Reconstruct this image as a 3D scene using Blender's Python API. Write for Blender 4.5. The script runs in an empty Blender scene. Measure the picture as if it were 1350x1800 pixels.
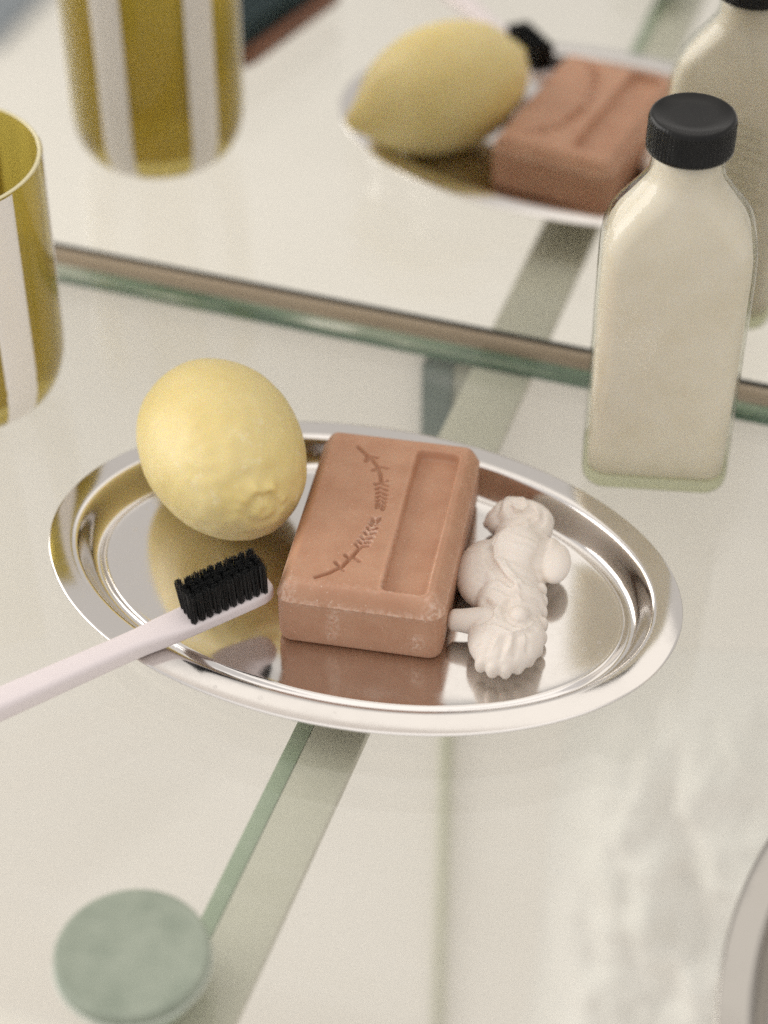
import bpy, bmesh, math, random
import numpy as np
from mathutils import Vector, Matrix, noise

# ---------------------------------------------------------------- camera, world, lamps
S = 0.01                                    # everything below is written in centimetres
scn = bpy.context.scene
COL = scn.collection
cam_d = bpy.data.cameras.new("camera")
cam = bpy.data.objects.new("camera", cam_d)
COL.objects.link(cam)
scn.camera = cam
cam.location = (16.245 * S, -48.103 * S, 48.129 * S)
cam.rotation_euler = (math.radians(90 - 41.742), 0, math.radians(18.582))
cam_d.sensor_fit = 'VERTICAL'
cam_d.sensor_height = 36.0
cam_d.sensor_width = 27.0
cam_d.lens = 71.02
cam_d.clip_start = 0.01
cam_d.clip_end = 50
cam_d.dof.use_dof = True
cam_d.dof.focus_distance = 0.668
cam_d.dof.aperture_fstop = 4.1
cam_d.dof.aperture_blades = 9

world = bpy.data.worlds.new("World")
scn.world = world
world.use_nodes = True
wb = world.node_tree.nodes["Background"]
wb.inputs[0].default_value = (1.0, 0.966, 0.948, 1)
wb.inputs[1].default_value = 0.70


def area_lamp(name, loc, target, sx, sy, power, col):
    l = bpy.data.lights.new(name, 'AREA')
    l.shape = 'RECTANGLE'
    l.size, l.size_y = sx * S, sy * S
    l.energy = power
    l.color = col
    o = bpy.data.objects.new(name, l)
    COL.objects.link(o)
    o.location = Vector(loc) * S
    o.rotation_euler = (Vector(target) - Vector(loc)).to_track_quat('-Z', 'Y').to_euler()
    return o


area_lamp("window_lamp", (-150, -15, 62), (0, 0, 2), 120, 130, 16.5, (1.0, 0.97, 0.94))
area_lamp("overhead_fill", (30, -50, 220), (0, 0, 0), 280, 220, 11.5, (1.0, 0.95, 0.89))  # unseen soft fill added overhead so that tops come out lighter

scn.view_settings.view_transform = 'Standard'
scn.view_settings.look = 'None'
scn.view_settings.gamma = 1.0
scn.view_settings.exposure = 0.10
scn.view_settings.use_curve_mapping = False
scn.render.engine = 'CYCLES'
scn.cycles.max_bounces = 14
scn.cycles.transparent_max_bounces = 24
scn.cycles.glossy_bounces = 8
scn.cycles.caustics_reflective = True
scn.cycles.caustics_refractive = False
scn.cycles.sample_clamp_indirect = 6.0
scn.cycles.use_denoising = False

random.seed(4)
rng = np.random.default_rng(4)

# ---------------------------------------------------------------- helpers


def lin(r, g, b):
    f = lambda c: (c / 255 / 12.92) if c / 255 <= 0.04045 else ((c / 255 + 0.055) / 1.055) ** 2.4
    return (f(r), f(g), f(b), 1.0)


def link(o, parent=None):
    COL.objects.link(o)
    if parent is not None:
        o.parent = parent
    return o


def mesh(name, verts, faces, mat, parent=None, smooth=True, origin=None):
    """verts in cm (world); origin in cm moves the object's origin there."""
    me = bpy.data.meshes.new(name)
    v = np.asarray(verts, float)
    org = np.zeros(3) if origin is None else np.asarray(origin, float)
    if parent is not None and origin is None:
        org = np.asarray(parent.get("_o", (0, 0, 0)), float)
    me.from_pydata(((v - org) * S).tolist(), [], [tuple(f) for f in faces])
    me.polygons.foreach_set("use_smooth", [smooth] * len(me.polygons))
    me.update()
    if mat is not None:
        me.materials.append(mat)
    o = bpy.data.objects.new(name, me)
    link(o, parent)
    if parent is None:
        o.location = Vector(org) * S
        o["_o"] = list(map(float, org))
    return o


def empty(name, origin):
    o = bpy.data.objects.new(name, None)
    o.empty_display_size = 0.01
    o.location = Vector(origin) * S
    o["_o"] = list(map(float, origin))
    return link(o)


def tag(o, label=None, cat=None, group=None, kind=None):
    if label: o["label"] = label
    if cat: o["category"] = cat
    if group: o["group"] = group
    if kind: o["kind"] = kind
    return o


def sharp(o, deg=35):
    me = o.data
    bm = bmesh.new(); bm.from_mesh(me)
    a = math.radians(deg)
    for e in bm.edges:
        e.smooth = not (len(e.link_faces) == 2 and e.calc_face_angle(0) > a)
    bm.to_mesh(me); bm.free()
    return o


def loft(rings, close_bottom=True, close_top=True):
    """rings: list of (n,3) arrays, same n."""
    n = len(rings[0])
    V = np.concatenate(rings)
    F = []
    for i in range(len(rings) - 1):
        for j in range(n):
            k = (j + 1) % n
            F.append((i * n + j, i * n + k, (i + 1) * n + k, (i + 1) * n + j))
    if close_bottom: F.append(tuple(range(n - 1, -1, -1)))
    if close_top: F.append(tuple(range((len(rings) - 1) * n, len(rings) * n)))
    return V, F


def rrect(hx, hy, r, n=9):
    r = max(1e-4, min(r, hx - 1e-4, hy - 1e-4))
    p = []
    for cx, cy, a0 in ((hx - r, hy - r, 0), (-hx + r, hy - r, 90), (-hx + r, -hy + r, 180), (hx - r, -hy + r, 270)):
        for k in range(n):
            a = math.radians(a0 + 90 * k / (n - 1))
            p.append((cx + r * math.cos(a), cy + r * math.sin(a)))
    return np.array(p)


def circle(r, n, z, c=(0, 0)):
    t = np.linspace(0, 2 * np.pi, n, endpoint=False)
    return np.stack([c[0] + r * np.cos(t), c[1] + r * np.sin(t), 0 * t + z], 1)


def lathe(profile, n, c=(0, 0), cb=True, ct=True):
    return loft([circle(r, n, z, c) for r, z in profile], cb, ct)


def box(x0, x1, y0, y1, z0, z1, b=0.0):
    if b <= 0:
        V = [(x, y, z) for z in (z0, z1) for y in (y0, y1) for x in (x0, x1)]
        F = [(0, 2, 3, 1), (4, 5, 7, 6), (0, 1, 5, 4), (2, 6, 7, 3), (0, 4, 6, 2), (1, 3, 7, 5)]
        return np.array(V, float), F
    cx, cy, hx, hy = (x0 + x1) / 2, (y0 + y1) / 2, (x1 - x0) / 2, (y1 - y0) / 2
    R = []
    for d, z in ((b, z0), (b * .3, z0 + b * .3), (0, z0 + b), (0, z1 - b), (b * .3, z1 - b * .3), (b, z1)):
        p = rrect(hx - d, hy - d, b, 4)
        R.append(np.column_stack([p[:, 0] + cx, p[:, 1] + cy, np.full(len(p), z)]))
    return loft(R)


def tube(pts, radii, n=10, caps=True):
    pts = [Vector(p) for p in pts]
    R = []
    up = Vector((0, 0, 1))
    for i, p in enumerate(pts):
        t = (pts[min(i + 1, len(pts) - 1)] - pts[max(i - 1, 0)]).normalized()
        a = t.cross(up)
        if a.length < 1e-3: a = t.cross(Vector((0, 1, 0)))
        a.normalize(); b = a.cross(t)
        r = radii[i] if hasattr(radii, '__len__') else radii
        R.append(np.array([p + a * (r * math.cos(q)) + b * (r * math.sin(q)) for q in np.linspace(0, 2 * math.pi, n, endpoint=False)]))
    return loft(R, caps, caps)


def ellipsoid(c, r, rotz=0.0, nu=28, nv=16):
    u = np.linspace(0, 2 * np.pi, nu, endpoint=False)
    rings = []
    for k in range(1, nv):
        a = -math.pi / 2 + math.pi * k / nv
        x, y = r[0] * math.cos(a) * np.cos(u), r[1] * math.cos(a) * np.sin(u)
        X = x * math.cos(rotz) - y * math.sin(rotz); Y = x * math.sin(rotz) + y * math.cos(rotz)
        rings.append(np.stack([c[0] + X, c[1] + Y, np.full(nu, c[2] + r[2] * math.sin(a))], 1))
    return loft(rings)


def join(parts):
    V, F, o = [], [], 0
    for v, f in parts:
        V.append(np.asarray(v, float)); F += [tuple(i + o for i in q) for q in f]; o += len(v)
    return np.concatenate(V), F


def rotz(v, a, c=(0, 0)):
    v = np.array(v, float); x, y = v[:, 0].copy(), v[:, 1].copy()
    v[:, 0] = c[0] + x * math.cos(a) - y * math.sin(a)
    v[:, 1] = c[1] + x * math.sin(a) + y * math.cos(a)
    return v


# ---------------------------------------------------------------- materials
def new_mat(name):
    m = bpy.data.materials.new(name); m.use_nodes = True
    nt = m.node_tree
    for n in list(nt.nodes): nt.nodes.remove(n)
    out = nt.nodes.new('ShaderNodeOutputMaterial')
    return m, nt, out


def N(nt, typ, **kw):
    n = nt.nodes.new(typ)
    for k, v in kw.items():
        if k.startswith('i_'): n.inputs[k[2:].replace('_', ' ')].default_value = v
        else: setattr(n, k, v)
    return n


def coords(nt, scale=(1, 1, 1)):
    tc = N(nt, 'ShaderNodeTexCoord'); mp = N(nt, 'ShaderNodeMapping')
    mp.inputs['Scale'].default_value = tuple(100 * s for s in scale)      # back to centimetres
    nt.links.new(tc.outputs['Object'], mp.inputs['Vector'])
    return mp.outputs['Vector']


def noise_tex(nt, vec, scale, detail=3, rough=0.55):
    n = N(nt, 'ShaderNodeTexNoise'); n.inputs['Scale'].default_value = scale
    n.inputs['Detail'].default_value = detail; n.inputs['Roughness'].default_value = rough
    nt.links.new(vec, n.inputs['Vector'])
    return n.outputs['Fac']


def ramp(nt, fac, stops):
    r = N(nt, 'ShaderNodeValToRGB')
    els = r.color_ramp.elements
    while len(els) < len(stops): els.new(0.5)
    for e, (p, c) in zip(els, stops):
        e.position = p; e.color = c
    nt.links.new(fac, r.inputs['Fac'])
    return r.outputs['Color']


def mixcol(nt, fac, a, b):
    m = N(nt, 'ShaderNodeMix', data_type='RGBA')
    for s, v in ((0, fac), (6, a), (7, b)):
        if isinstance(v, (int, float, tuple)): m.inputs[s].default_value = v
        else: nt.links.new(v, m.inputs[s])
    return m.outputs[2]


def bump(nt, h, strength, dist_cm):
    b = N(nt, 'ShaderNodeBump'); b.inputs['Strength'].default_value = strength
    b.inputs['Distance'].default_value = dist_cm * S
    nt.links.new(h, b.inputs['Height'])
    return b.outputs['Normal']


def principled(name, col, rough=0.5, metal=0.0, var=None, vscale=1.0, sss=0.0, sss_r=(1, .5, .3), sss_cm=0.2,
               bump_s=0.0, bump_scale=20, bump_cm=0.01, coat=0.0, stretch=(1, 1, 1), spec=0.5):
    m, nt, out = new_mat(name)
    p = N(nt, 'ShaderNodeBsdfPrincipled')
    p.inputs['Roughness'].default_value = rough; p.inputs['Metallic'].default_value = metal
    p.inputs['Specular IOR Level'].default_value = spec
    p.inputs['Base Color'].default_value = col
    vec = coords(nt, stretch)
    if var is not None:
        f = noise_tex(nt, vec, vscale, 4)
        nt.links.new(ramp(nt, f, [(0.3, col), (0.7, var)]), p.inputs['Base Color'])
    if sss > 0:
        p.inputs['Subsurface Weight'].default_value = sss
        p.inputs['Subsurface Radius'].default_value = sss_r
        p.inputs['Subsurface Scale'].default_value = sss_cm * S
    if bump_s > 0:
        nt.links.new(bump(nt, noise_tex(nt, vec, bump_scale, 4), bump_s, bump_cm), p.inputs['Normal'])
    p.inputs['Coat Weight'].default_value = coat
    nt.links.new(p.outputs[0], out.inputs[0])
    return m


def schlick(nt, ior):
    """two-sided Fresnel factor (the same on both faces of a thin sheet)."""
    f0 = ((ior - 1) / (ior + 1)) ** 2
    ge = N(nt, 'ShaderNodeNewGeometry'); dt = N(nt, 'ShaderNodeVectorMath', operation='DOT_PRODUCT')
    nt.links.new(ge.outputs['Normal'], dt.inputs[0]); nt.links.new(ge.outputs['Incoming'], dt.inputs[1])
    ab = N(nt, 'ShaderNodeMath', operation='ABSOLUTE'); nt.links.new(dt.outputs['Value'], ab.inputs[0])
    om = N(nt, 'ShaderNodeMath', operation='SUBTRACT'); om.inputs[0].default_value = 1; nt.links.new(ab.outputs[0], om.inputs[1])
    pw = N(nt, 'ShaderNodeMath', operation='POWER'); nt.links.new(om.outputs[0], pw.inputs[0]); pw.inputs[1].default_value = 5
    ma = N(nt, 'ShaderNodeMath', operation='MULTIPLY_ADD'); nt.links.new(pw.outputs[0], ma.inputs[0])
    ma.inputs[1].default_value = 1 - f0; ma.inputs[2].default_value = f0
    return ma.outputs[0]


def sheet_glass(name, tint, rough=0.0, ior=1.5, haze=None, wavy=False, dirt=False):
    """clear sheet glass: Fresnel reflection over straight transmission."""
    m, nt, out = new_mat(name)
    t = N(nt, 'ShaderNodeBsdfTransparent'); t.inputs[0].default_value = tint
    g = N(nt, 'ShaderNodeBsdfGlossy'); g.inputs['Roughness'].default_value = rough
    mx = N(nt, 'ShaderNodeMixShader')
    nt.links.new(schlick(nt, ior), mx.inputs[0]); nt.links.new(t.outputs[0], mx.inputs[1]); nt.links.new(g.outputs[0], mx.inputs[2])
    last = mx.outputs[0]
    if wavy:
        nt.links.new(bump(nt, noise_tex(nt, coords(nt), 1.3, 3), .35, .12), g.inputs['Normal'])
    if dirt:                                # faint wiping smears and a few dust specks
        vec = coords(nt)
        sm_ = ramp(nt, noise_tex(nt, coords(nt, (.25, 1, 1)), .9, 6, .7), [(.5, (0, 0, 0, 1)), (.85, (.10, .10, .10, 1))])
        vo = N(nt, 'ShaderNodeTexVoronoi'); vo.inputs['Scale'].default_value = 1.6
        nt.links.new(vec, vo.inputs['Vector'])
        sp_ = ramp(nt, vo.outputs['Distance'], [(.02, (.55, .55, .55, 1)), (.045, (0, 0, 0, 1))])
        ad = N(nt, 'ShaderNodeMath', operation='ADD'); nt.links.new(sm_, ad.inputs[0]); nt.links.new(sp_, ad.inputs[1])
        dd_ = N(nt, 'ShaderNodeBsdfDiffuse'); dd_.inputs[0].default_value = lin(232, 230, 226)
        m3 = N(nt, 'ShaderNodeMixShader'); nt.links.new(ad.outputs[0], m3.inputs[0])
        nt.links.new(last, m3.inputs[1]); nt.links.new(dd_.outputs[0], m3.inputs[2]); last = m3.outputs[0]
    if haze:
        d = N(nt, 'ShaderNodeBsdfDiffuse'); d.inputs[0].default_value = haze[1]
        m2 = N(nt, 'ShaderNodeMixShader'); m2.inputs[0].default_value = haze[0]
        nt.links.new(last, m2.inputs[1]); nt.links.new(d.outputs[0], m2.inputs[2]); last = m2.outputs[0]
    nt.links.new(last, out.inputs[0])
    return m


M = {}
M['wall'] = principled('wall_paint', lin(239, 234, 229), 0.75, var=lin(236, 231, 225), vscale=0.08, bump_s=.1, bump_scale=3)
M['floor'] = principled('floor_white', lin(236, 231, 225), 0.6, var=lin(232, 227, 220), vscale=.05)
M['shelf'] = sheet_glass('shelf_glass', lin(253, 254, 252), dirt=True)
M['mirror'] = None
m, nt, out = new_mat('mirror_silver')
g = N(nt, 'ShaderNodeBsdfGlossy'); g.inputs[0].default_value = (.89, .88, .855, 1); g.inputs['Roughness'].default_value = 0.0
nt.links.new(g.outputs[0], out.inputs[0]); M['mirror'] = m
M['channel'] = principled('channel_metal', lin(198, 182, 160), 0.35, metal=0.0, var=lin(176, 158, 136), vscale=.6, stretch=(.25, 1, 7))
M['gasket'] = principled('gasket_rubber', lin(44, 44, 40), 0.5)
M['arm'] = principled('bracket_paint', lin(200, 196, 182), 0.55, var=lin(194, 190, 176), vscale=.5)
M['rib'] = principled('bracket_green_edge', lin(160, 172, 150), 0.45, var=lin(150, 164, 142), vscale=.4)
M['plate'] = principled('wall_plate_paint', lin(112, 122, 116), 0.5, var=lin(100, 112, 106), vscale=.5)
M['plate_pale'] = principled('wall_plate_pale', lin(158, 158, 144), 0.5)
M['pipe'] = principled('pale_pipe', lin(196, 196, 174), 0.5)
M['mottle'] = principled('mottle_sheet_white', lin(240, 236, 232), 0.95, var=lin(234, 231, 226), vscale=.12, bump_s=.4, bump_scale=5, bump_cm=.1)

# green polished glass edge, with white glints painted into its colour
m, nt, out = new_mat('glass_green_edge')
vec = coords(nt, (0.12, 1, 1.6))
f1 = noise_tex(nt, vec, 1.3, 4)
c1 = ramp(nt, f1, [(0.32, lin(60, 86, 66)), (0.5, lin(112, 134, 110)), (0.60, lin(160, 170, 150)), (0.66, lin(226, 228, 216))])
p = N(nt, 'ShaderNodeBsdfPrincipled'); p.inputs['Roughness'].default_value = .15
nt.links.new(c1, p.inputs['Base Color']); nt.links.new(p.outputs[0], out.inputs[0])
M['glass_edge'] = m
M['glass_edge_dark'] = principled('glass_dark_edge', lin(56, 84, 66), 0.2, var=lin(84, 110, 88), vscale=.5, stretch=(.3, 1, 1))

# stainless steel: straight brushed grain
m, nt, out = new_mat('tray_steel')
p = N(nt, 'ShaderNodeBsdfPrincipled'); p.inputs['Metallic'].default_value = 1
p.inputs['Base Color'].default_value = (.76, .73, .70, 1)
vec = coords(nt, (.35, 9, 1))
fb = noise_tex(nt, vec, 6, 4, .7)
rr = N(nt, 'ShaderNodeMapRange'); rr.inputs[3].default_value = .05; rr.inputs[4].default_value = .13
nt.links.new(fb, rr.inputs[0])
smu = ramp(nt, noise_tex(nt, coords(nt), .55, 6, .72), [(.45, (0, 0, 0, 1)), (.75, (.11, .11, .11, 1))])
spt = N(nt, 'ShaderNodeTexVoronoi'); spt.inputs['Scale'].default_value = 1.1; nt.links.new(coords(nt), spt.inputs['Vector'])
drop = ramp(nt, spt.outputs['Distance'], [(.06, (.0, .0, .0, 1)), (.085, (.22, .22, .22, 1)), (.11, (0, 0, 0, 1))])
ad1 = N(nt, 'ShaderNodeMath', operation='ADD'); nt.links.new(rr.outputs[0], ad1.inputs[0]); nt.links.new(smu, ad1.inputs[1])
ad2 = N(nt, 'ShaderNodeMath', operation='ADD'); nt.links.new(ad1.outputs[0], ad2.inputs[0]); nt.links.new(drop, ad2.inputs[1])
nt.links.new(ad2.outputs[0], p.inputs['Roughness'])
nt.links.new(bump(nt, fb, .035, .02), p.inputs['Normal'])
nt.links.new(p.outputs[0], out.inputs[0]); M['steel'] = m
m = m.copy(); m.name = 'tray_steel_dull'; M['steel_dull'] = m
m.node_tree.nodes[p.name].inputs['Base Color'].default_value = (.46, .44, .41, 1)

# soap: brick-pink bar with pale bloom where the 'wear' attribute says so
m, nt, out = new_mat('soap_bar')
p = N(nt, 'ShaderNodeBsdfPrincipled'); p.inputs['Roughness'].default_value = .52
vec = coords(nt)
base = ramp(nt, noise_tex(nt, vec, 1.1, 5), [(.3, lin(182, 135, 106)), (.7, lin(194, 150, 121))])
grain = noise_tex(nt, vec, 26, 2)
base = mixcol(nt, ramp(nt, grain, [(.62, (0, 0, 0, 1)), (.72, (.5, .5, .5, 1))]), base, lin(206, 160, 136))
at = N(nt, 'ShaderNodeAttribute', attribute_name='wear')
wn = noise_tex(nt, vec, 7, 5, .7)
mul = N(nt, 'ShaderNodeMath', operation='MULTIPLY'); nt.links.new(at.outputs['Fac'], mul.inputs[0])
nt.links.new(ramp(nt, wn, [(.42, (0, 0, 0, 1)), (.62, (1, 1, 1, 1))]), mul.inputs[1])
base = mixcol(nt, mul.outputs[0], base, lin(226, 196, 176))
spk = noise_tex(nt, vec, 11, 1)
base = mixcol(nt, ramp(nt, spk, [(.735, (0, 0, 0, 1)), (.76, (.7, .7, .7, 1))]), base, lin(230, 205, 186))
nt.links.new(base, p.inputs['Base Color'])
p.inputs['Subsurface Weight'].default_value = .2
p.inputs['Subsurface Radius'].default_value = (1, .35, .18); p.inputs['Subsurface Scale'].default_value = .18 * S
nt.links.new(bump(nt, noise_tex(nt, vec, 30, 3), .12, .02), p.inputs['Normal'])
nt.links.new(p.outputs[0], out.inputs[0]); M['soap'] = m

# lemon rind
m, nt, out = new_mat('lemon_rind')
p = N(nt, 'ShaderNodeBsdfPrincipled'); p.inputs['Roughness'].default_value = .46
vec = coords(nt)
base = ramp(nt, noise_tex(nt, vec, .45, 4), [(.3, lin(222, 201, 132)), (.7, lin(229, 212, 154))])
scuff = noise_tex(nt, vec, 1.5, 6, .72)
at = N(nt, 'ShaderNodeAttribute', attribute_name='wear')
mul = N(nt, 'ShaderNodeMath', operation='MULTIPLY'); nt.links.new(at.outputs['Fac'], mul.inputs[0])
nt.links.new(ramp(nt, scuff, [(.565, (0, 0, 0, 1)), (.67, (.8, .8, .8, 1))]), mul.inputs[1])
base = mixcol(nt, mul.outputs[0], base, lin(238, 226, 184))
nt.links.new(base, p.inputs['Base Color'])
p.inputs['Subsurface Weight'].default_value = .5
p.inputs['Subsurface Radius'].default_value = (1, .75, .25); p.inputs['Subsurface Scale'].default_value = .35 * S
nt.links.new(bump(nt, noise_tex(nt, vec, 9, 3), .10, .03), p.inputs['Normal'])
nt.links.new(p.outputs[0], out.inputs[0]); M['lemon'] = m

M['plaster'] = principled('seahorse_soap', lin(238, 229, 219), .55, var=lin(233, 223, 212), vscale=.8, sss=.3, sss_r=(1, .8, .6), sss_cm=.12, bump_s=.12, bump_scale=16, bump_cm=.02)
M['brush_white'] = principled('brush_plastic', lin(230, 220, 220), .38, bump_s=.03, bump_scale=8)
M['bristle'] = principled('black_bristle', lin(24, 26, 27), .42)
M['cap'] = principled('cap_plastic', lin(20, 20, 20), .24, var=lin(27, 27, 26), vscale=1.2, bump_s=.08, bump_scale=14, spec=.28)
M['lotion'] = principled('cream_lotion', lin(231, 222, 209), .35, var=lin(223, 212, 194), vscale=.7, sss=.3, sss_r=(1, .85, .6), sss_cm=.3)
M['bottle'] = sheet_glass('bottle_glass', lin(251, 252, 248), rough=.015, ior=1.5, wavy=True)
M['bottle_base'] = sheet_glass('bottle_base_glass', lin(240, 242, 228), rough=.03, ior=1.45, haze=(.3, lin(216, 216, 194)))
M['print'] = principled('faint_print', lin(196, 190, 164), .6)
M['enamel'] = principled('white_enamel', lin(240, 235, 229), .25)
m, nt, out = new_mat('amber_glass')
vec = coords(nt)
cc = ramp(nt, noise_tex(nt, vec, .3, 3), [(.3, lin(200, 191, 113)), (.7, lin(213, 198, 118))])
d = N(nt, 'ShaderNodeBsdfDiffuse'); tl = N(nt, 'ShaderNodeBsdfTranslucent'); tr = N(nt, 'ShaderNodeBsdfTransparent')
gl = N(nt, 'ShaderNodeBsdfGlossy'); gl.inputs['Roughness'].default_value = .04
for n_ in (d, tl): nt.links.new(cc, n_.inputs[0])
tr.inputs[0].default_value = lin(232, 221, 158)
a1 = N(nt, 'ShaderNodeMixShader'); a1.inputs[0].default_value = .55
a2 = N(nt, 'ShaderNodeMixShader'); a2.inputs[0].default_value = .6
a3 = N(nt, 'ShaderNodeMixShader')
nt.links.new(d.outputs[0], a1.inputs[1]); nt.links.new(tl.outputs[0], a1.inputs[2])
nt.links.new(a1.outputs[0], a2.inputs[1]); nt.links.new(tr.outputs[0], a2.inputs[2])
nt.links.new(schlick(nt, 1.45), a3.inputs[0]); nt.links.new(a2.outputs[0], a3.inputs[1]); nt.links.new(gl.outputs[0], a3.inputs[2])
nt.links.new(a3.outputs[0], out.inputs[0]); M['amber'] = m
M['rim'] = principled('tumbler_rim', lin(226, 216, 176), .15)
M['mat'] = principled('blue_grey_sheet', lin(128, 136, 144), .9, var=lin(112, 120, 130), vscale=.4)
M['lid'] = principled('sage_lid', lin(160, 168, 152), .5, var=lin(140, 150, 134), vscale=1.0, bump_s=.1, bump_scale=5)
M['lid_rim'] = principled('lid_edge', lin(206, 212, 200), .4)
M['jar'] = principled('pale_jar', lin(176, 190, 172), .3)
M['wood'] = principled('brown_wood', lin(128, 84, 60), .5, var=lin(108, 68, 48), vscale=1.2, stretch=(1, .15, 1))
M['teal'] = principled('dark_teal_bristle', lin(42, 62, 66), .7)

# ---------------------------------------------------------------- the setting
V, F = box(-150, 150, 14.35, 16, -60, 70)
tag(mesh('wall', V, F, M['wall'], smooth=False), kind='structure')
V, F = box(-250, 250, -260, 14.3, -61, -60)
tag(mesh('floor', V, F, M['floor'], smooth=False), kind='structure')

V, F = box(-190, -86, -240, -96, -59.99, -58.8, .5)  # sheet added to darken the mirror's top left corner like a dimmer room
tag(mesh('dark_room_sheet', V, F, M['mat'], None, origin=(-130, -160, -60)), 'blue grey sheet added on the floor for the darker room in the top left corner of the mirror', 'mat')

# ---------------------------------------------------------------- mirror on the wall
mir = tag(empty('wall_mirror', (0, 14, -0.6)), 'large frameless mirror standing in a beige channel behind the glass shelf', 'mirror')
V, F = box(-62, 46, 13.99, 14.33, .58, 48)
mesh('mirror_pane', V, F, M['mirror'], mir, smooth=False)
V, F = box(-62, 46, 13.955, 14.34, -.75, .36, .03)
sharp(mesh('channel', V, F, M['channel'], mir))
V, F = box(-62, 46, 13.965, 14.34, .362, .578)
mesh('gasket', V, F, M['gasket'], mir, smooth=False)

# ---------------------------------------------------------------- glass shelf
SH0, SH1, SHB, SHF = -62, 46, 13.35, -27.0
shelf = tag(empty('glass_shelf', (0, 0, -0.85)), 'clear glass shelf with a green back edge, everything stands on it', 'shelf')
V, F = box(SH0, SH1, SHF, SHB, -.85, 0)
F = [F[0], F[1]]
mesh('pane', V, F, M['shelf'], shelf, smooth=False)
V, F = box(SH0, SH1, SHB, SHB + .03, -.62, -.02)
mesh('back_edge', V, F, M['glass_edge'], shelf, smooth=False)
V, F = box(SH0, SH1, SHB - .05, SHB + .03, -.86, -.64)
mesh('back_edge', V, F, M['glass_edge_dark'], shelf, smooth=False)
V, F = box(SH0, SH1, SHF - .03, SHF, -.84, -.01)
mesh('front_edge', V, F, M['glass_edge_dark'], shelf, smooth=False)
for x in (SH0, SH1):
    V, F = box(x - .015, x + .015, SHF, SHB, -.84, -.01)
    mesh('side_edge', V, F, M['glass_edge_dark'], shelf, smooth=False)

# ---------------------------------------------------------------- bracket below the glass
br = tag(empty('shelf_bracket', (.5, 0, -1.3)), 'flat beige bracket with a green edge under the glass shelf', 'bracket')
V, F = join([box(-.09, 1.66, -26, 2.0, -1.3, -.90, .04), box(-.70, 1.66, 2.01, 13.65, -1.3, -.90, .04)])
sharp(mesh('arm', V, F, M['arm'], br))
V, F = box(-.66, -.1, -26, 2.0, -1.5, -.88, .04)
sharp(mesh('edge_strip', V, F, M['rib'], br))
V, F = box(-2.9, -1.62, 13.6, 14.34, -7.5, -1.55, .05)
sharp(mesh('wall_plate', V, F, M['plate'], br))
V, F = box(-1.61, -.25, 13.7, 14.34, -7.5, -1.55, .05)
sharp(mesh('wall_plate', V, F, M['plate_pale'], br))
V, F = tube([(-1.5, 13.95, -7.4), (-1.5, 13.95, -59.9)], .26, 14)
tag(mesh('wall_pipe', V, F, M['pipe'], None, origin=(-1.5, 13.95, -59.9)), 'thin pale upright pipe on the white wall under the tray', 'pipe')

# crumpled sheet added on the wall: its folds stand in for mottled reflected light
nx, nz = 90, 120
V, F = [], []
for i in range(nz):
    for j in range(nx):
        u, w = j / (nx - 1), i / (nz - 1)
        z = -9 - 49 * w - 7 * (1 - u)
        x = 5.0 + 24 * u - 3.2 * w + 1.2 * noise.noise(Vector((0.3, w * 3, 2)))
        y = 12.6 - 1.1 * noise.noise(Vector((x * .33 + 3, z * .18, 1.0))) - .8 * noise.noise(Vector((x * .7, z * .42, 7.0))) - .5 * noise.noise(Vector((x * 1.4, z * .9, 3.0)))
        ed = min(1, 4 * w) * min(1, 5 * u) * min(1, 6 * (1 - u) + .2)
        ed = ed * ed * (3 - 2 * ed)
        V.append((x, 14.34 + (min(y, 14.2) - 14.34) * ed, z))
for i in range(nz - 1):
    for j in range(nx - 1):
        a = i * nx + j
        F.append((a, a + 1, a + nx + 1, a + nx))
tw = mesh('mottle_sheet', V, F, M['mottle'], None, origin=(16, 14, -58))
tag(tw, 'crumpled white sheet added for mottled light, blurred under the right side of the shelf', 'cloth')

# ---------------------------------------------------------------- oval trays
TA, TB = 11.03, 7.36
PROFILE = [(0.03, .98), (0.0, 1.0), (0.0, 1.03), (.03, 1.055), (.08, 1.065), (.30, 1.098), (.55, 1.125), (.72, 1.135), (.80, 1.138), (.88, 1.134),
           (.98, 1.10), (1.03, 1.03), (1.12, .86), (1.22, .66), (1.33, .47), (1.45, .31), (1.57, .21), (1.68, .18), (1.77, .20), (1.84, .265),
           (1.89, .305), (1.94, .318), (2.0, .312), (2.1, .302), (2.5, .30), (3.5, .30), (5.0, .30), (6.5, .30), (7.0, .30)]


def oval(d, z, n=200):
    t = np.linspace(0, 2 * np.pi, n, endpoint=False)
    return np.stack([(TA - d) * np.cos(t), max(TB - d, .05) * np.sin(t), 0 * t + z], 1)


def make_tray(center, ang, label, group, steel='steel'):
    t = tag(empty('oval_tray', (center[0], center[1], 0)), label, 'tray', group)
    top = [oval(d, z) for d, z in PROFILE]
    V, F = loft(top, False, True)
    o = mesh('pan', V + np.array([center[0], center[1], 0]), F, M[steel], t)
    under = [oval(d + .01, z - .10) for d, z in PROFILE if d >= 0.05]
    V2, F2 = loft([oval(0.03, .98)] + under, False, True)
    F2 = [f[::-1] for f in F2]
    mesh('underside', V2 + np.array([center[0], center[1], 0]), F2, M[steel], t)
    t.rotation_euler[2] = ang
    return t


make_tray((-.479, -.93), .026, 'bright oval steel tray with a stepped rim carrying the pink soap and lemon', 'oval steel trays')
make_tray((21.75, -12.1), math.pi / 2, 'dull grey oval steel tray cut off at the right edge, nothing visible on it', 'oval steel trays', 'steel_dull')

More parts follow.
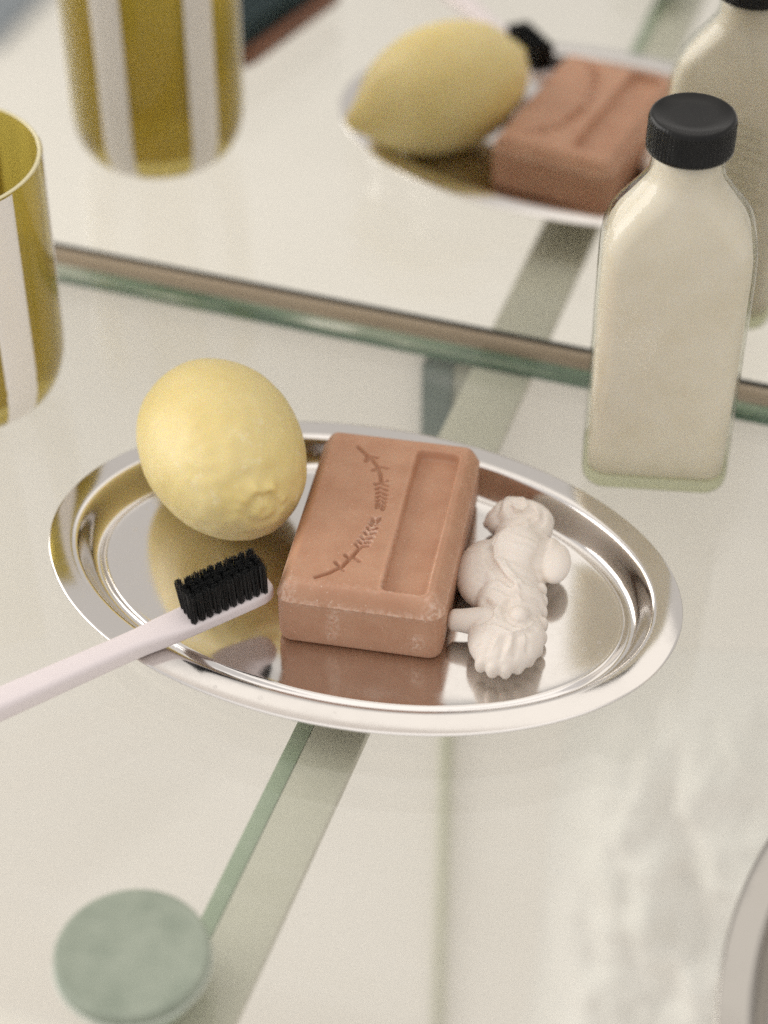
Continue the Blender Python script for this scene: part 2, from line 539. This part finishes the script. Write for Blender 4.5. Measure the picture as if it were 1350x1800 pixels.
# ---------------------------------------------------------------- soap bar
SA = math.radians(7.98)
HX, HY, RC, ZS = 2.76, 4.22, .50, 1.93
stem_a = [(-1.46, 3.21), (-1.02, 2.78), (-.66, 2.43), (-.41, 1.93), (-.28, 1.45)]
stem_b = [(-.36, -1.85), (-.54, -2.33), (-.77, -2.87), (-1.14, -3.26), (-1.53, -3.54)]
strokes = []
for pl in (stem_a, stem_b):
    strokes += [(pl[i], pl[i + 1], .068) for i in range(len(pl) - 1)]
strokes += [((-1.0, 2.78), (-.66, 2.75), .06), ((-1.03, 2.70), (-1.03, 2.50), .07), ((-.55, 2.30), (-.21, 2.27), .06), ((-.56, 2.22), (-.70, 2.08), .07),
            ((-.32, 1.55), (-.10, 1.62), .06), ((-.32, 1.42), (-.50, 1.40), .06), ((-.52, -2.35), (-.27, -2.52), .07), ((-.62, -2.45), (-.78, -2.33), .07),
            ((-.85, -2.9), (-1.03, -2.72), .07), ((-.85, -2.95), (-.68, -3.05), .05)]
spine = [(-.28, 1.45), (-.2, 1.05), (-.15, .7), (-.11, .4), (-.1, .24)], [(-.13, -.44), (-.14, -.65), (-.2, -1.05), (-.28, -1.5), (-.36, -1.85)]
for k, sp in enumerate(spine):
    L = np.array(sp); seg = np.linspace(0, len(L) - 1, 8)
    for i, s in enumerate(seg):
        a = int(min(s, len(L) - 2)); q = L[a] + (L[a + 1] - L[a]) * (s - a)
        t = L[a + 1] - L[a]; t = t / np.hypot(*t); nrm = np.array([-t[1], t[0]])
        wd = (.155 - .012 * i) if k == 0 else (.085 + .012 * i)
        for sg in (-1, 1):
            tt = t if k == 0 else -t
            c = q + nrm * sg * .05 + tt * (.05 if sg > 0 else -.03)
            e = c + nrm * sg * (wd - .01) + tt * .10
            strokes.append((tuple(c), tuple(e), .064))
step = .032
gx = np.arange(-HX - step, HX + 2 * step, step); gy = np.arange(-HY - step, HY + 2 * step, step)
X, Y = np.meshgrid(gx, gy)
qx, qy = np.abs(X) - (HX - RC), np.abs(Y) - (HY - RC)
sd = np.hypot(np.maximum(qx, 0), np.maximum(qy, 0)) + np.minimum(np.maximum(qx, qy), 0) - RC      # <0 inside
# pull outside points onto the outline
gxm, gym = np.gradient(sd, step)[1], np.gradient(sd, step)[0]
out_ = sd > 0
Xs, Ys = np.where(out_, X - sd * gxm, X), np.where(out_, Y - sd * gym, Y)
dd = np.clip(-sd, 0, None)
Z = ZS + .02 + .60 * (1 - (1 - np.clip(dd / .46, 0, 1)) ** 2.0)
pan_x, pan_y, pr = np.abs(X - 1.40) - (.74 - .24), np.abs(Y + .17) - (3.58 - .24), .24
psd = np.hypot(np.maximum(pan_x, 0), np.maximum(pan_y, 0)) + np.minimum(np.maximum(pan_x, pan_y), 0) - pr
sm = lambda t: np.clip(t, 0, 1) ** 2 * (3 - 2 * np.clip(t, 0, 1))
Z -= .36 * sm((-psd + .02) / .11) - .025 * np.exp(-((psd - .07) / .06) ** 2)
eng = np.full(X.shape, 9.)
for (a, b, w) in strokes:
    ax, ay = a; bx, by = b[0] - ax, b[1] - ay
    h = np.clip(((X - ax) * bx + (Y - ay) * by) / (bx * bx + by * by), 0, 1)
    eng = np.minimum(eng, np.hypot(X - ax - h * bx, Y - ay - h * by) - w)
Z -= .17 * sm((-eng + .02) / .07)
wave = np.vectorize(lambda a, b: noise.noise(Vector((a * .6, b * .6, 3.3))))(X[::6, ::6], Y[::6, ::6])
wv = np.repeat(np.repeat(wave, 6, 0), 6, 1)[:X.shape[0], :X.shape[1]]
k_ = np.ones(9) / 9
for _ in range(2):
    wv = np.apply_along_axis(lambda r: np.convolve(np.pad(r, 4, 'edge'), k_, 'valid'), 1, wv)
    wv = np.apply_along_axis(lambda r: np.convolve(np.pad(r, 4, 'edge'), k_, 'valid'), 0, wv)
Z += .03 * wv * np.clip(dd / .4, 0, 1)
inside = sd < step * 1.2
idx = -np.ones(X.shape, int); keep = np.zeros(X.shape, bool)
cell = (sd[:-1, :-1] < 0) | (sd[1:, :-1] < 0) | (sd[:-1, 1:] < 0) | (sd[1:, 1:] < 0)
for a in (0, 1):
    for b in (0, 1):
        keep[a:keep.shape[0] - 1 + a, b:keep.shape[1] - 1 + b] |= cell
idx[keep] = np.arange(keep.sum())
Vt = np.stack([Xs[keep], Ys[keep], Z[keep]], 1)
ii, jj = np.nonzero(cell)
Ft = np.stack([idx[ii, jj], idx[ii, jj + 1], idx[ii + 1, jj + 1], idx[ii + 1, jj]], 1)
corner = np.clip((np.abs(Vt[:, 0]) - (HX - .75)) / .5, 0, 1) * np.clip((np.abs(Vt[:, 1]) - (HY - .75)) / .5, 0, 1)
dk = dd[keep]
front = np.clip((-Vt[:, 1] - 2.6) / 1.4, 0, 1)
wear_t = .6 * np.exp(-(dk / .05) ** 2) * (.35 + .65 * front) + .95 * corner * (.3 + .7 * front) + .25 * np.exp(-((dk - .45) / .14) ** 2) * front
wear_t += .8 * np.exp(-(np.abs(eng[keep]) / .03) ** 2) * np.clip((-Vt[:, 1] + .3) * 1.2, 0, 1) * np.clip((Vt[:, 1] + 2.0) * 2, 0, 1)
wear_t += .55 * np.exp(-(np.abs(psd[keep]) / .05) ** 2) * np.clip((.9 - Vt[:, 1]) / 2, 0, 1)
rings, wr = [], []
for d, z, w_ in ((.35, 0, 0), (.16, .04, 0), (.06, .13, 0), (.01, .3, 0), (0, .7, .04), (0, 1.0, .04), (0, 1.3, .04), (0, 1.7, .06), (0, 1.86, .3), (-.012, 1.90, .6), (-.022, ZS, .7), (0, ZS + .02, .6)):
    pts = rrect(HX - d, HY - d, max(RC - d, .05), 14)
    # subdivide straight sides by inserting points
    P = []
    for a in range(len(pts)):
        b = pts[(a + 1) % len(pts)]
        Lg = np.hypot(*(b - pts[a])); m_ = 24 if (a % 14) == 13 else 1
        for t_ in range(m_): P.append(pts[a] + (b - pts[a]) * t_ / m_)
    P = np.array(P); rings.append(np.column_stack([P, np.full(len(P), z)])); wr += [w_ + (0 if P_[1] > -4 or not .5 < z < 1.8 else .9 * math.exp(-((P_[0] + .95 - .1 * z) / .16) ** 2) + .8 * math.exp(-((P_[0] - 1.95) / .22) ** 2) * (z < 1.1)) for P_ in P]
Vb, Fb = loft(rings, True, False)
V, F = join([(Vb, Fb), (Vt, Ft.tolist())])
wear = np.concatenate([np.array(wr), wear_t])
V = rotz(V, SA); V[:, 2] += .305
soap = mesh('soap_bar', V, F, M['soap'], None, origin=(0, 0, .305))
at_ = soap.data.attributes.new('wear', 'FLOAT', 'POINT'); at_.data.foreach_set('value', np.clip(wear, 0, 1).astype(np.float32))
tag(soap, 'brick pink soap bar with an engraved sprig and a sunken panel on the oval tray', 'soap')

# ---------------------------------------------------------------- lemon
LC = np.array([-6.22, 1.05, 3.02]); AX = Vector((.675, -.733, .083)).normalized()
LA, LB = 3.88, 2.80
BX = AX.cross(Vector((0, 0, 1))).normalized(); CX = BX.cross(AX)       # CX points up
nu, nv = 160, 150
V, wr = [], []
for i in range(nv + 1):
    s = -1 + 2 * i / nv
    th = (s + 1) / 2 * math.pi                   # 0 stem tip .. pi nub
    ax_ = -math.cos(th) * LA
    rad = math.sin(th) ** .93 * LB
    if i == 0 or i == nv: rad = .001
    for j in range(nu):
        a = 2 * math.pi * j / nu
        e = Vector((math.cos(a), math.sin(a)))
        q, r_ = ax_, rad
        if s < 0:                                 # far pointed tip
            q -= 1.0 * math.exp(-(rad / .85) ** 2)
        else:
            rr_ = rad
            nz = noise.noise(Vector((math.cos(a) * 1.3, math.sin(a) * 1.3, 5.0))) + .6 * noise.noise(Vector((math.cos(a) * 3, math.sin(a) * 3, 9.0)))
            nz *= min(1, (rr_ / .6) ** 2)
            up_l = .55 + .45 * math.cos(a - math.radians(118))
            q += (.04 + .13 * up_l * (1 + .8 * nz)) * math.exp(-((rr_ - .78 - .12 * nz) / .21) ** 2)
            q += (.20 + .06 * nz) * math.exp(-(rr_ / (.40 + .05 * nz)) ** 4) - .05 * math.exp(-(rr_ / .19) ** 2)
            q -= .06 * math.exp(-((rr_ - 1.25) / .25) ** 2) * (.5 + nz)
        pt = Vector(LC) + AX * q + BX * (r_ * e.x) + CX * (r_ * e.y)
        nrm = (AX * (q / LA ** 2) + (BX * e.x + CX * e.y) * (r_ / LB ** 2)).normalized()
        lump = .08 * noise.noise(pt * .35) + .028 * noise.noise(pt * .9) + (.03 * noise.noise(pt * 2.2) * (1 if s > .2 else .3))
        pt += nrm * lump
        V.append(pt[:])
        wr.append(max(0, min(1, .15 + .85 * max(0, s) ** .7)))
F = []
for i in range(nv):
    for j in range(nu):
        k = (j + 1) % nu
        F.append((i * nu + j, i * nu + k, (i + 1) * nu + k, (i + 1) * nu + j))
F.append(tuple(range(nu - 1, -1, -1))); F.append(tuple(range(nv * nu, nv * nu + nu)))
V = np.array(V); V[:, 2] += .312 - V[:, 2].min()
lem = mesh('lemon', V, F, M['lemon'], None, origin=(LC[0], LC[1], .31))
at_ = lem.data.attributes.new('wear', 'FLOAT', 'POINT'); at_.data.foreach_set('value', np.array(wr, np.float32))
tag(lem, 'pale yellow lemon with a knobbly end lying on the oval tray', 'lemon')

# ---------------------------------------------------------------- seahorse
EL = [((4.15, 3.15, .98), (1.10, .80, .68), 0), ((3.75, 3.05, 1.15), (.72, .62, .62), 0), ((4.75, 2.75, 1.0), (.55, .75, .62), 0), ((3.36, 2.85, .92), (.50, .55, .48), .3),
      ((3.80, .10, .98), (1.14, 1.62, .72), .22), ((4.35, 2.15, 1.02), (.95, .85, .70), 0), ((4.45, 1.05, 1.18), (1.05, 1.35, .80), .1), ((4.55, -.30, 1.1), (1.05, 1.15, .76), .3),
      ((5.82, 1.10, 1.22), (.55, .95, .40), .15), ((5.40, 1.35, 1.15), (.65, .95, .50), .1),
      ((4.90, -1.15, 1.12), (1.16, 1.05, .80), 0), ((5.20, -2.70, 1.05), (1.26, 1.46, .76), 0), ((5.45, -2.25, 1.45), (.55, .60, .48), 0), ((4.75, -2.25, 1.35), (.55, .5, .42), 0),
      ((4.25, -2.25, 1.1), (.55, .42, .40), 0)]


def top_z(x, y):
    z = .35
    for c, r, a in EL:
        dx, dy = x - c[0], y - c[1]
        u, w = dx * math.cos(a) + dy * math.sin(a), -dx * math.sin(a) + dy * math.cos(a)
        k = 1 - (u / r[0]) ** 2 - (w / r[1]) ** 2
        if k > 0: z = max(z, c[2] + r[2] * math.sqrt(k))
    return z


def surf_tube(pts, r, lift=0.0, sub=6):
    P = []
    for a, b in zip(pts[:-1], pts[1:]):
        for k in range(sub):
            x, y = a[0] + (b[0] - a[0]) * k / sub, a[1] + (b[1] - a[1]) * k / sub
            P.append((x, y, top_z(x, y) + lift))
    P.append((pts[-1][0], pts[-1][1], top_z(*pts[-1]) + lift))
    n_ = len(P)
    return tube(P, [r * (.45 + .55 * math.sin(math.pi * (i + .5) / n_)) for i in range(n_)], 8)


parts = [ellipsoid(*e) for e in EL]
parts.append(tube([(4.5, -2.25, 1.12), (4.0, -2.32, 1.1), (3.6, -2.4, 1.08), (3.26, -2.45, 1.06), (3.13, -2.46, 1.06)], [.56, .47, .40, .37, .20], 16))
for x, y in [(4.72, -3.98), (5.14, -4.10), (5.55, -4.0), (5.88, -3.68), (6.12, -3.26), (6.26, -2.76), (6.25, -2.2), (6.12, -1.60), (5.95, -1.05), (5.82, -.55), (5.66, -.05), (5.5, .4)]:
    parts.append(ellipsoid((x, y, .92), (.22, .22, .34), 0, 14, 10))
parts.append(surf_tube([(4.5, 3.2), (4.72, 2.85), (4.69, 2.4), (4.49, 2.05), (4.02, 1.80), (3.80, 1.28), (3.77, .61), (3.94, .13), (4.4, -.49), (4.98, -1.0), (5.36, -1.57)], .15))
parts.append(surf_tube([(3.3, 3.1), (3.5, 3.5), (4.0, 3.55), (4.3, 3.2), (4.15, 2.85), (3.8, 2.85), (3.7, 3.1)], .13))
parts.append(surf_tube([(4.75, -1.75), (4.6, -2.3), (4.85, -2.9), (5.4, -3.1), (5.85, -2.75), (5.95, -2.2)], .12, -.01))
for a, b in (((4.65, -2.9), (4.5, -3.6)), ((5.05, -3.2), (4.95, -3.85)), ((5.5, -3.2), (5.5, -3.8)), ((5.85, -2.9), (6.0, -3.3))):
    parts.append(surf_tube([a, ((a[0] + b[0]) / 2 + .05, (a[1] + b[1]) / 2), b], .10, -.02))
for k in range(6):                                # belly rings
    y = 1.3 - .42 * k
    parts.append(surf_tube([(3.95 + .13 * k, y), (4.5 + .12 * k, y - .12), (5.2 + .08 * k, y - .05)], 0.06, -.025))
parts.append(ellipsoid((5.45, -2.2, 1.86), (.26, .26, .14), 0, 16, 10))
for y in (2.62, 2.82, 3.02):
    parts.append(ellipsoid((2.93, y, .88), (.10, .10, .20), 0, 12, 8))
V, F = join(parts)
raw = mesh('seahorse_raw', V, F, None)
rm = raw.modifiers.new('r', 'REMESH'); rm.mode = 'VOXEL'; rm.voxel_size = .045 * S
dg = bpy.context.evaluated_depsgraph_get()
me = bpy.data.meshes.new_from_object(raw.evaluated_get(dg))
bpy.data.objects.remove(raw)
bm = bmesh.new(); bm.from_mesh(me)
for _ in range(5):
    bmesh.ops.smooth_vert(bm, verts=bm.verts, factor=.5, use_axis_x=True, use_axis_y=True, use_axis_z=True)
sh_o = Vector((4.6, 0, .305)) * S
CARVE = [([(4.6, 2.95), (4.62, 2.4), (4.3, 1.95), (3.9, 1.72), (3.66, 1.25), (3.62, .6), (3.8, .02), (4.25, -.55), (4.8, -1.05)], -.15, .12),
         ([(4.55, 2.0), (4.15, 1.62), (3.98, 1.2), (3.95, .62), (4.12, .18), (4.55, -.38), (5.1, -.85)], .09, .12),
         ([(3.3, 2.75), (3.25, 3.15), (3.6, 3.5), (4.1, 3.5), (4.45, 3.15), (4.3, 2.75), (3.9, 2.62), (3.65, 2.85), (3.75, 3.12), (4.0, 3.1)], -.13, .10),
         ([(4.85, 3.2), (4.95, 2.7), (4.8, 2.3)], -.10, .10),
         ([(5.25, 2.1), (5.36, 1.4), (5.28, .5)], -.13, .14),
         ([(4.15, -1.75), (4.5, -2.0), (4.6, -2.5), (4.35, -2.75)], -.11, .10),
         ([(4.95, -1.75), (4.98, -2.2), (5.15, -2.55), (5.5, -2.68), (5.85, -2.45), (5.9, -2.0)], -.12, .10),
         ([(4.75, -2.8), (5.2, -3.0), (5.75, -2.95), (6.05, -2.5)], -.10, .11),
         ([(4.62, -3.1), (4.5, -3.6)], -.05, .09), ([(4.95, -3.25), (4.9, -3.85)], -.05, .09), ([(5.32, -3.3), (5.34, -3.95)], -.05, .09),
         ([(5.65, -3.1), (5.75, -3.75)], -.07, .08), ([(5.95, -2.9), (6.1, -3.4)], -.07, .08),
         ([(4.35, -1.2), (4.9, -1.45), (5.6, -1.35), (5.95, -1.2)], -.12, .12)]
for k in range(7):                                # ribs of the belly and back plates
    y = 1.1 - .34 * k
    CARVE.append(([(2.85 + .12 * k, y + .1), (3.3 + .1 * k, y)], -.022, .08))
    CARVE.append(([(4.5 + .08 * k, y + .25), (5.3 + .06 * k, y + .3)], -.02, .08))
nrm_ = [v_.normal.copy() for v_ in bm.verts]
P_ = np.array([v_.co[:] for v_ in bm.verts]) / S
NZ = np.array([n_.z for n_ in nrm_])
off = np.zeros(len(P_))
for pl, amp, wdt in CARVE:
    dmin = np.full(len(P_), 9.)
    for (ax, ay), (bx, by) in zip(pl[:-1], pl[1:]):
        ex, ey = bx - ax, by - ay
        h = np.clip(((P_[:, 0] - ax) * ex + (P_[:, 1] - ay) * ey) / (ex * ex + ey * ey), 0, 1)
        dmin = np.minimum(dmin, np.hypot(P_[:, 0] - ax - h * ex, P_[:, 1] - ay - h * ey))
    off += amp * np.exp(-(dmin / wdt) ** 2) * np.clip(NZ * 2.5, 0, 1)
off = np.clip(off, -.20, .14)
for v_, n_, o_ in zip(bm.verts, nrm_, off):
    v_.co += n_ * (float(o_) * S)
for v_ in bm.verts:
    v_.co.z = max(v_.co.z, .308 * S)
    v_.co -= sh_o
bm.to_mesh(me); bm.free()
me.polygons.foreach_set("use_smooth", [True] * len(me.polygons))
me.name = 'seahorse'; me.materials.clear(); me.materials.append(M['plaster'])
sea = bpy.data.objects.new('seahorse_figure', me); link(sea); sea.location = sh_o
tag(sea, 'cream white moulded seahorse lying head down beside the soap bar', 'figurine')

# ---------------------------------------------------------------- toothbrush
T0 = Vector((-2.72, -3.46, 1.78)); T1 = Vector((-6.023, -7.199, 1.47))
tb = tag(empty('toothbrush', (-6.5, -7.2, 1.18)), 'pale pinkish white toothbrush with black bristles propped across the tray rim', 'toothbrush')
ud = (T1 - T0).normalized(); sd_ = ud.cross(Vector((0, 0, 1))).normalized(); up_ = sd_.cross(ud).normalized()
sec = [(0, .10, .10), (.03, .26, .17), (.12, .40, .21), (.28, .51, .225), (.5, .565, .23), (.9, .58, .23), (2.2, .58, .23), (3.2, .57, .235), (3.6, .55, .25), (4.1, .51, .29),
       (4.8, .45, .31), (5.6, .44, .32), (7, .46, .33), (9, .49, .34), (12, .52, .36), (15, .52, .36), (17.5, .48, .33), (18.3, .38, .26), (18.5, .2, .12)]
rings = []
for s, hw, ht in sec:
    p2 = rrect(hw, ht, min(hw, ht) * .62, 6)
    c = T0 + ud * s
    rings.append(np.array([(c + sd_ * a + up_ * (b if b > 0 else b * 1.15))[:] for a, b in p2]))
V, F = loft(rings)
hnd = mesh('handle', V, F, M['brush_white'], tb)
# one tuft mesh, copied 10 x 4
tv = []
for k in range(36):
    a, r_ = 2.4 * k, 0.112 * math.sqrt((k + .5) / 36)
    x, y = r_ * math.cos(a), r_ * math.sin(a)
    ln = 1.24 + rng.uniform(-.05, .03); sp = 1 + rng.uniform(.0, .5)
    tv.append(tube([(x, y, -.05), (x * sp, y * sp, ln)], .0115, 4))
TV, TF = join(tv)
tuft_me = []
for q in range(4):
    Vq = rotz(TV, q * 1.3)
    hh = Vq[:, 2] > .5
    Vq[hh, 0] += .02 * math.sin(q * 2); Vq[hh, 1] += .02 * math.cos(q * 2.6)
    me = bpy.data.meshes.new('bristle_tuft'); me.from_pydata((Vq * S).tolist(), [], TF); me.materials.append(M['bristle']); tuft_me.append(me)
R3 = Matrix((ud, sd_, up_)).transposed()
o0 = Vector(tb["_o"])
for i in range(10):
    for j in range(4):
        o = bpy.data.objects.new('bristle_tuft', tuft_me[(i * 3 + j * 2) % 4])
        link(o, tb)
        c = T0 + ud * (.42 + i * .285) + sd_ * ((j - 1.5) * .265) + up_ * .225
        o.location = (c - o0) * S
        tilt = Matrix.Rotation(random.uniform(-.015, .015), 3, 'X') @ Matrix.Rotation(random.uniform(-.015, .015), 3, 'Y')
        o.rotation_euler = (R3 @ tilt).to_euler()

# ---------------------------------------------------------------- lotion bottle
BC, BA = (7.62, 8.45), math.radians(13)
bo = tag(empty('lotion_bottle', (BC[0], BC[1], 0)), 'clear flask bottle of cream lotion with a black screw cap', 'bottle')


def flask(off, zs):
    """(z, half width, half depth, corner radius)"""
    rows = zs
    R = []
    for z, w, d_, r_ in rows:
        p2 = rrect(max(w - off, .05), max(d_ - off, .05), max(r_ - off, .04), 12)
        R.append(rotz(np.column_stack([p2, np.full(len(p2), z)]), BA, BC))
    return R


W, D = 2.62, 1.55
shape = [(0.02, 2.2, 1.12, .62), (.06, 2.36, 1.28, .70), (.16, 2.50, 1.42, .78), (.35, 2.58, 1.51, .80), (.7, W, D, .82), (5, W, D, .82), (9.2, W, D, .82), (9.9, 2.60, 1.55, .86), (10.5, 2.52, 1.54, .95),
         (11.0, 2.36, 1.51, 1.1), (11.4, 2.14, 1.46, 1.25), (11.8, 1.85, 1.40, 1.32), (12.15, 1.58, 1.33, 1.30), (12.45, 1.38, 1.27, 1.265), (12.7, 1.26, 1.23, 1.225), (13.0, 1.21, 1.21, 1.205), (13.6, 1.20, 1.20, 1.195)]
V, F = loft(flask(0, shape), False, False)
gl_o = mesh('glass_body', V, F, M['bottle'], bo)
V, F = loft(flask(0.01, [(z, w, d_, r_) for z, w, d_, r_ in shape[:5]]) + flask(.17, [(.72, W, D, .82), (.60, 2.5, 1.42, .75), (.52, 2.3, 1.2, .6)]))
mesh('glass_base', V, F, M['bottle_base'], bo)
inner = [(.56, 2.2, 1.1, .6), (.62, 2.42, 1.36, .72), (.75, 2.56, 1.49, .8)] + [r_ for r_ in shape[5:]]
V, F = loft([flask(.14 + .10 * math.exp(-((r_[0] - 11.3) / .9) ** 2), [r_])[0] for r_ in inner])
mesh('lotion', V, F, M['lotion'], bo)
# screw cap with fine ribs
nr = 240


def cap_ring(r, z, rib):
    t = np.linspace(0, 2 * np.pi, nr, endpoint=False)
    rr_ = r + rib * np.where((np.arange(nr) % 4) < 2, .018, -.018)
    return np.stack([BC[0] + rr_ * np.cos(t), BC[1] + rr_ * np.sin(t), 0 * t + z], 1)


V, F = loft([cap_ring(1.25, 13.60, 0), cap_ring(1.40, 13.60, 0), cap_ring(1.43, 13.63, 0), cap_ring(1.43, 13.74, 0), cap_ring(1.415, 13.78, 1), cap_ring(1.405, 14.62, 1), cap_ring(1.39, 14.72, .3),
             cap_ring(1.36, 14.80, 0), cap_ring(1.31, 14.83, 0), cap_ring(1.26, 14.825, 0), cap_ring(1.22, 14.785, 0), cap_ring(.7, 14.775, 0), cap_ring(.2, 14.77, 0)])
cp = sharp(mesh('screw_cap', V, F, M['cap'], bo), 50)
# faint rows of tiny print on the back of the glass
pr_parts = []
for r_ in range(9):
    x = -1.75 + random.uniform(0, .3)
    z = 8.9 - r_ * .42
    while x < 1.6:
        w = random.uniform(.12, .45)
        v, f = box(x, x + w, D + .004, D + .012, z, z + .13)
        pr_parts.append((v, f)); x += w + .09
V, F = join(pr_parts)
mesh('print', rotz(V, BA, BC), F, M['print'], bo, smooth=False)

# ---------------------------------------------------------------- striped tumbler
TC = (-18.3, 4.75)
tu = tag(empty('striped_tumbler', (TC[0], TC[1], 0)), 'amber glass tumbler with upright white stripes at the left edge', 'tumbler')
outer = [(2.3, .0), (2.75, .05), (3.05, .2), (3.35, .5), (3.58, .95), (3.72, 1.5), (3.79, 2.2), (3.81, 3.2), (3.83, 6), (3.86, 9), (3.87, 10.2)]
rim = [(3.87, 10.25), (3.85, 10.29), (3.78, 10.30), (3.73, 10.27)]
inn = [(3.70, 10.1), (3.63, 6), (3.60, 3), (3.52, 2.0), (3.3, 1.3), (2.9, .85), (2.2, .6), (.4, .5)]
V, F = lathe(outer + rim[:1], 120, TC, True, False)
mesh('glass_wall', V, F, M['amber'], tu)
V, F = lathe(rim[-1:] + inn, 120, TC, False, True)
mesh('inner_wall', V, F, M['amber'], tu)
V, F = lathe(rim, 120, TC, False, False)
mesh('rim', V, F, M['rim'], tu)
prof = np.array(outer)
zz = np.concatenate([np.linspace(.06, 1.6, 14), np.linspace(1.9, 10.2, 16)])
rr2 = np.interp(zz, prof[:, 1], prof[:, 0])
for k in range(6):
    a0 = math.radians(-27 + 60 * k)
    V, F = [], []
    na = 12
    for i, (z, r_) in enumerate(zip(zz, rr2)):
        for j in range(na):
            a = a0 + (j / (na - 1) - .5) * .36
            rr_ = r_ + (.03 if 0 < j < na - 1 else .002)
            V.append((TC[0] + rr_ * math.cos(a), TC[1] + rr_ * math.sin(a), z))
    for i in range(len(zz) - 1):
        for j in range(na - 1):
            q = i * na + j
            F.append((q, q + 1, q + na + 1, q + na))
    mesh('stripe', V, F, M['enamel'], tu)

# ---------------------------------------------------------------- green lidded jar
JC = (-1.22, -18.24)
ja = tag(empty('small_jar', (JC[0], JC[1], 0)), 'small round jar with a flat sage green lid in front of the tray', 'jar')
V, F = lathe([(1.65, 0), (1.76, .05), (1.8, .15), (1.8, .95), (1.76, 1.05)], 96, JC)
mesh('jar_body', V, F, M['jar'], ja)
V, F = lathe([(1.80, 1.10), (2.15, 1.10), (2.19, 1.14), (2.2, 1.3), (2.19, 1.42), (2.16, 1.48), (2.10, 1.505), (2.02, 1.50), (1.0, 1.49), (.1, 1.49)], 96, JC)
lidd = mesh('lid', V, F, M['lid'], ja)
V, F = lathe([(1.82, 1.0), (2.2, 1.0), (2.235, 1.02), (2.235, 1.09), (2.19, 1.1)], 96, JC)
mesh('lid_rim', V, F, M['lid_rim'], ja)

# ---------------------------------------------------------------- wooden brush, seen only in the mirror
wb_ = tag(empty('wooden_brush', (-17.6, -7.2, 0)), 'brown wooden brush with dark bristles, blurred in the mirror behind the tumbler', 'brush')
ba = math.radians(-76)
p2 = []
rings = []
for z, d in ((0.0, .3), (.08, .1), (.25, 0), (.95, 0), (1.05, .1)):
    q = rrect(4.6 - d, 1.35 - d, 1.2 - d, 10)
    rings.append(rotz(np.column_stack([q, np.full(len(q), z)]), ba, (-17.3, -7.0)))
V, F = loft(rings); mesh('wooden_back', V, F, M['wood'], wb_)
bp = []
for i in range(22):
    for j in range(6):
        x, y = -4.0 + i * .38, -.95 + j * .38
        bp.append(tube([(x, y, 1.0), (x * 1.03, y * 1.08, 2.4)], .15, 5))
V, F = join(bp)
tag(mesh('bristles', rotz(V, ba, (-17.3, -7.0)), F, M['teal'], wb_), kind='stuff')

for o in bpy.data.objects:
    if "_o" in o: del o["_o"]
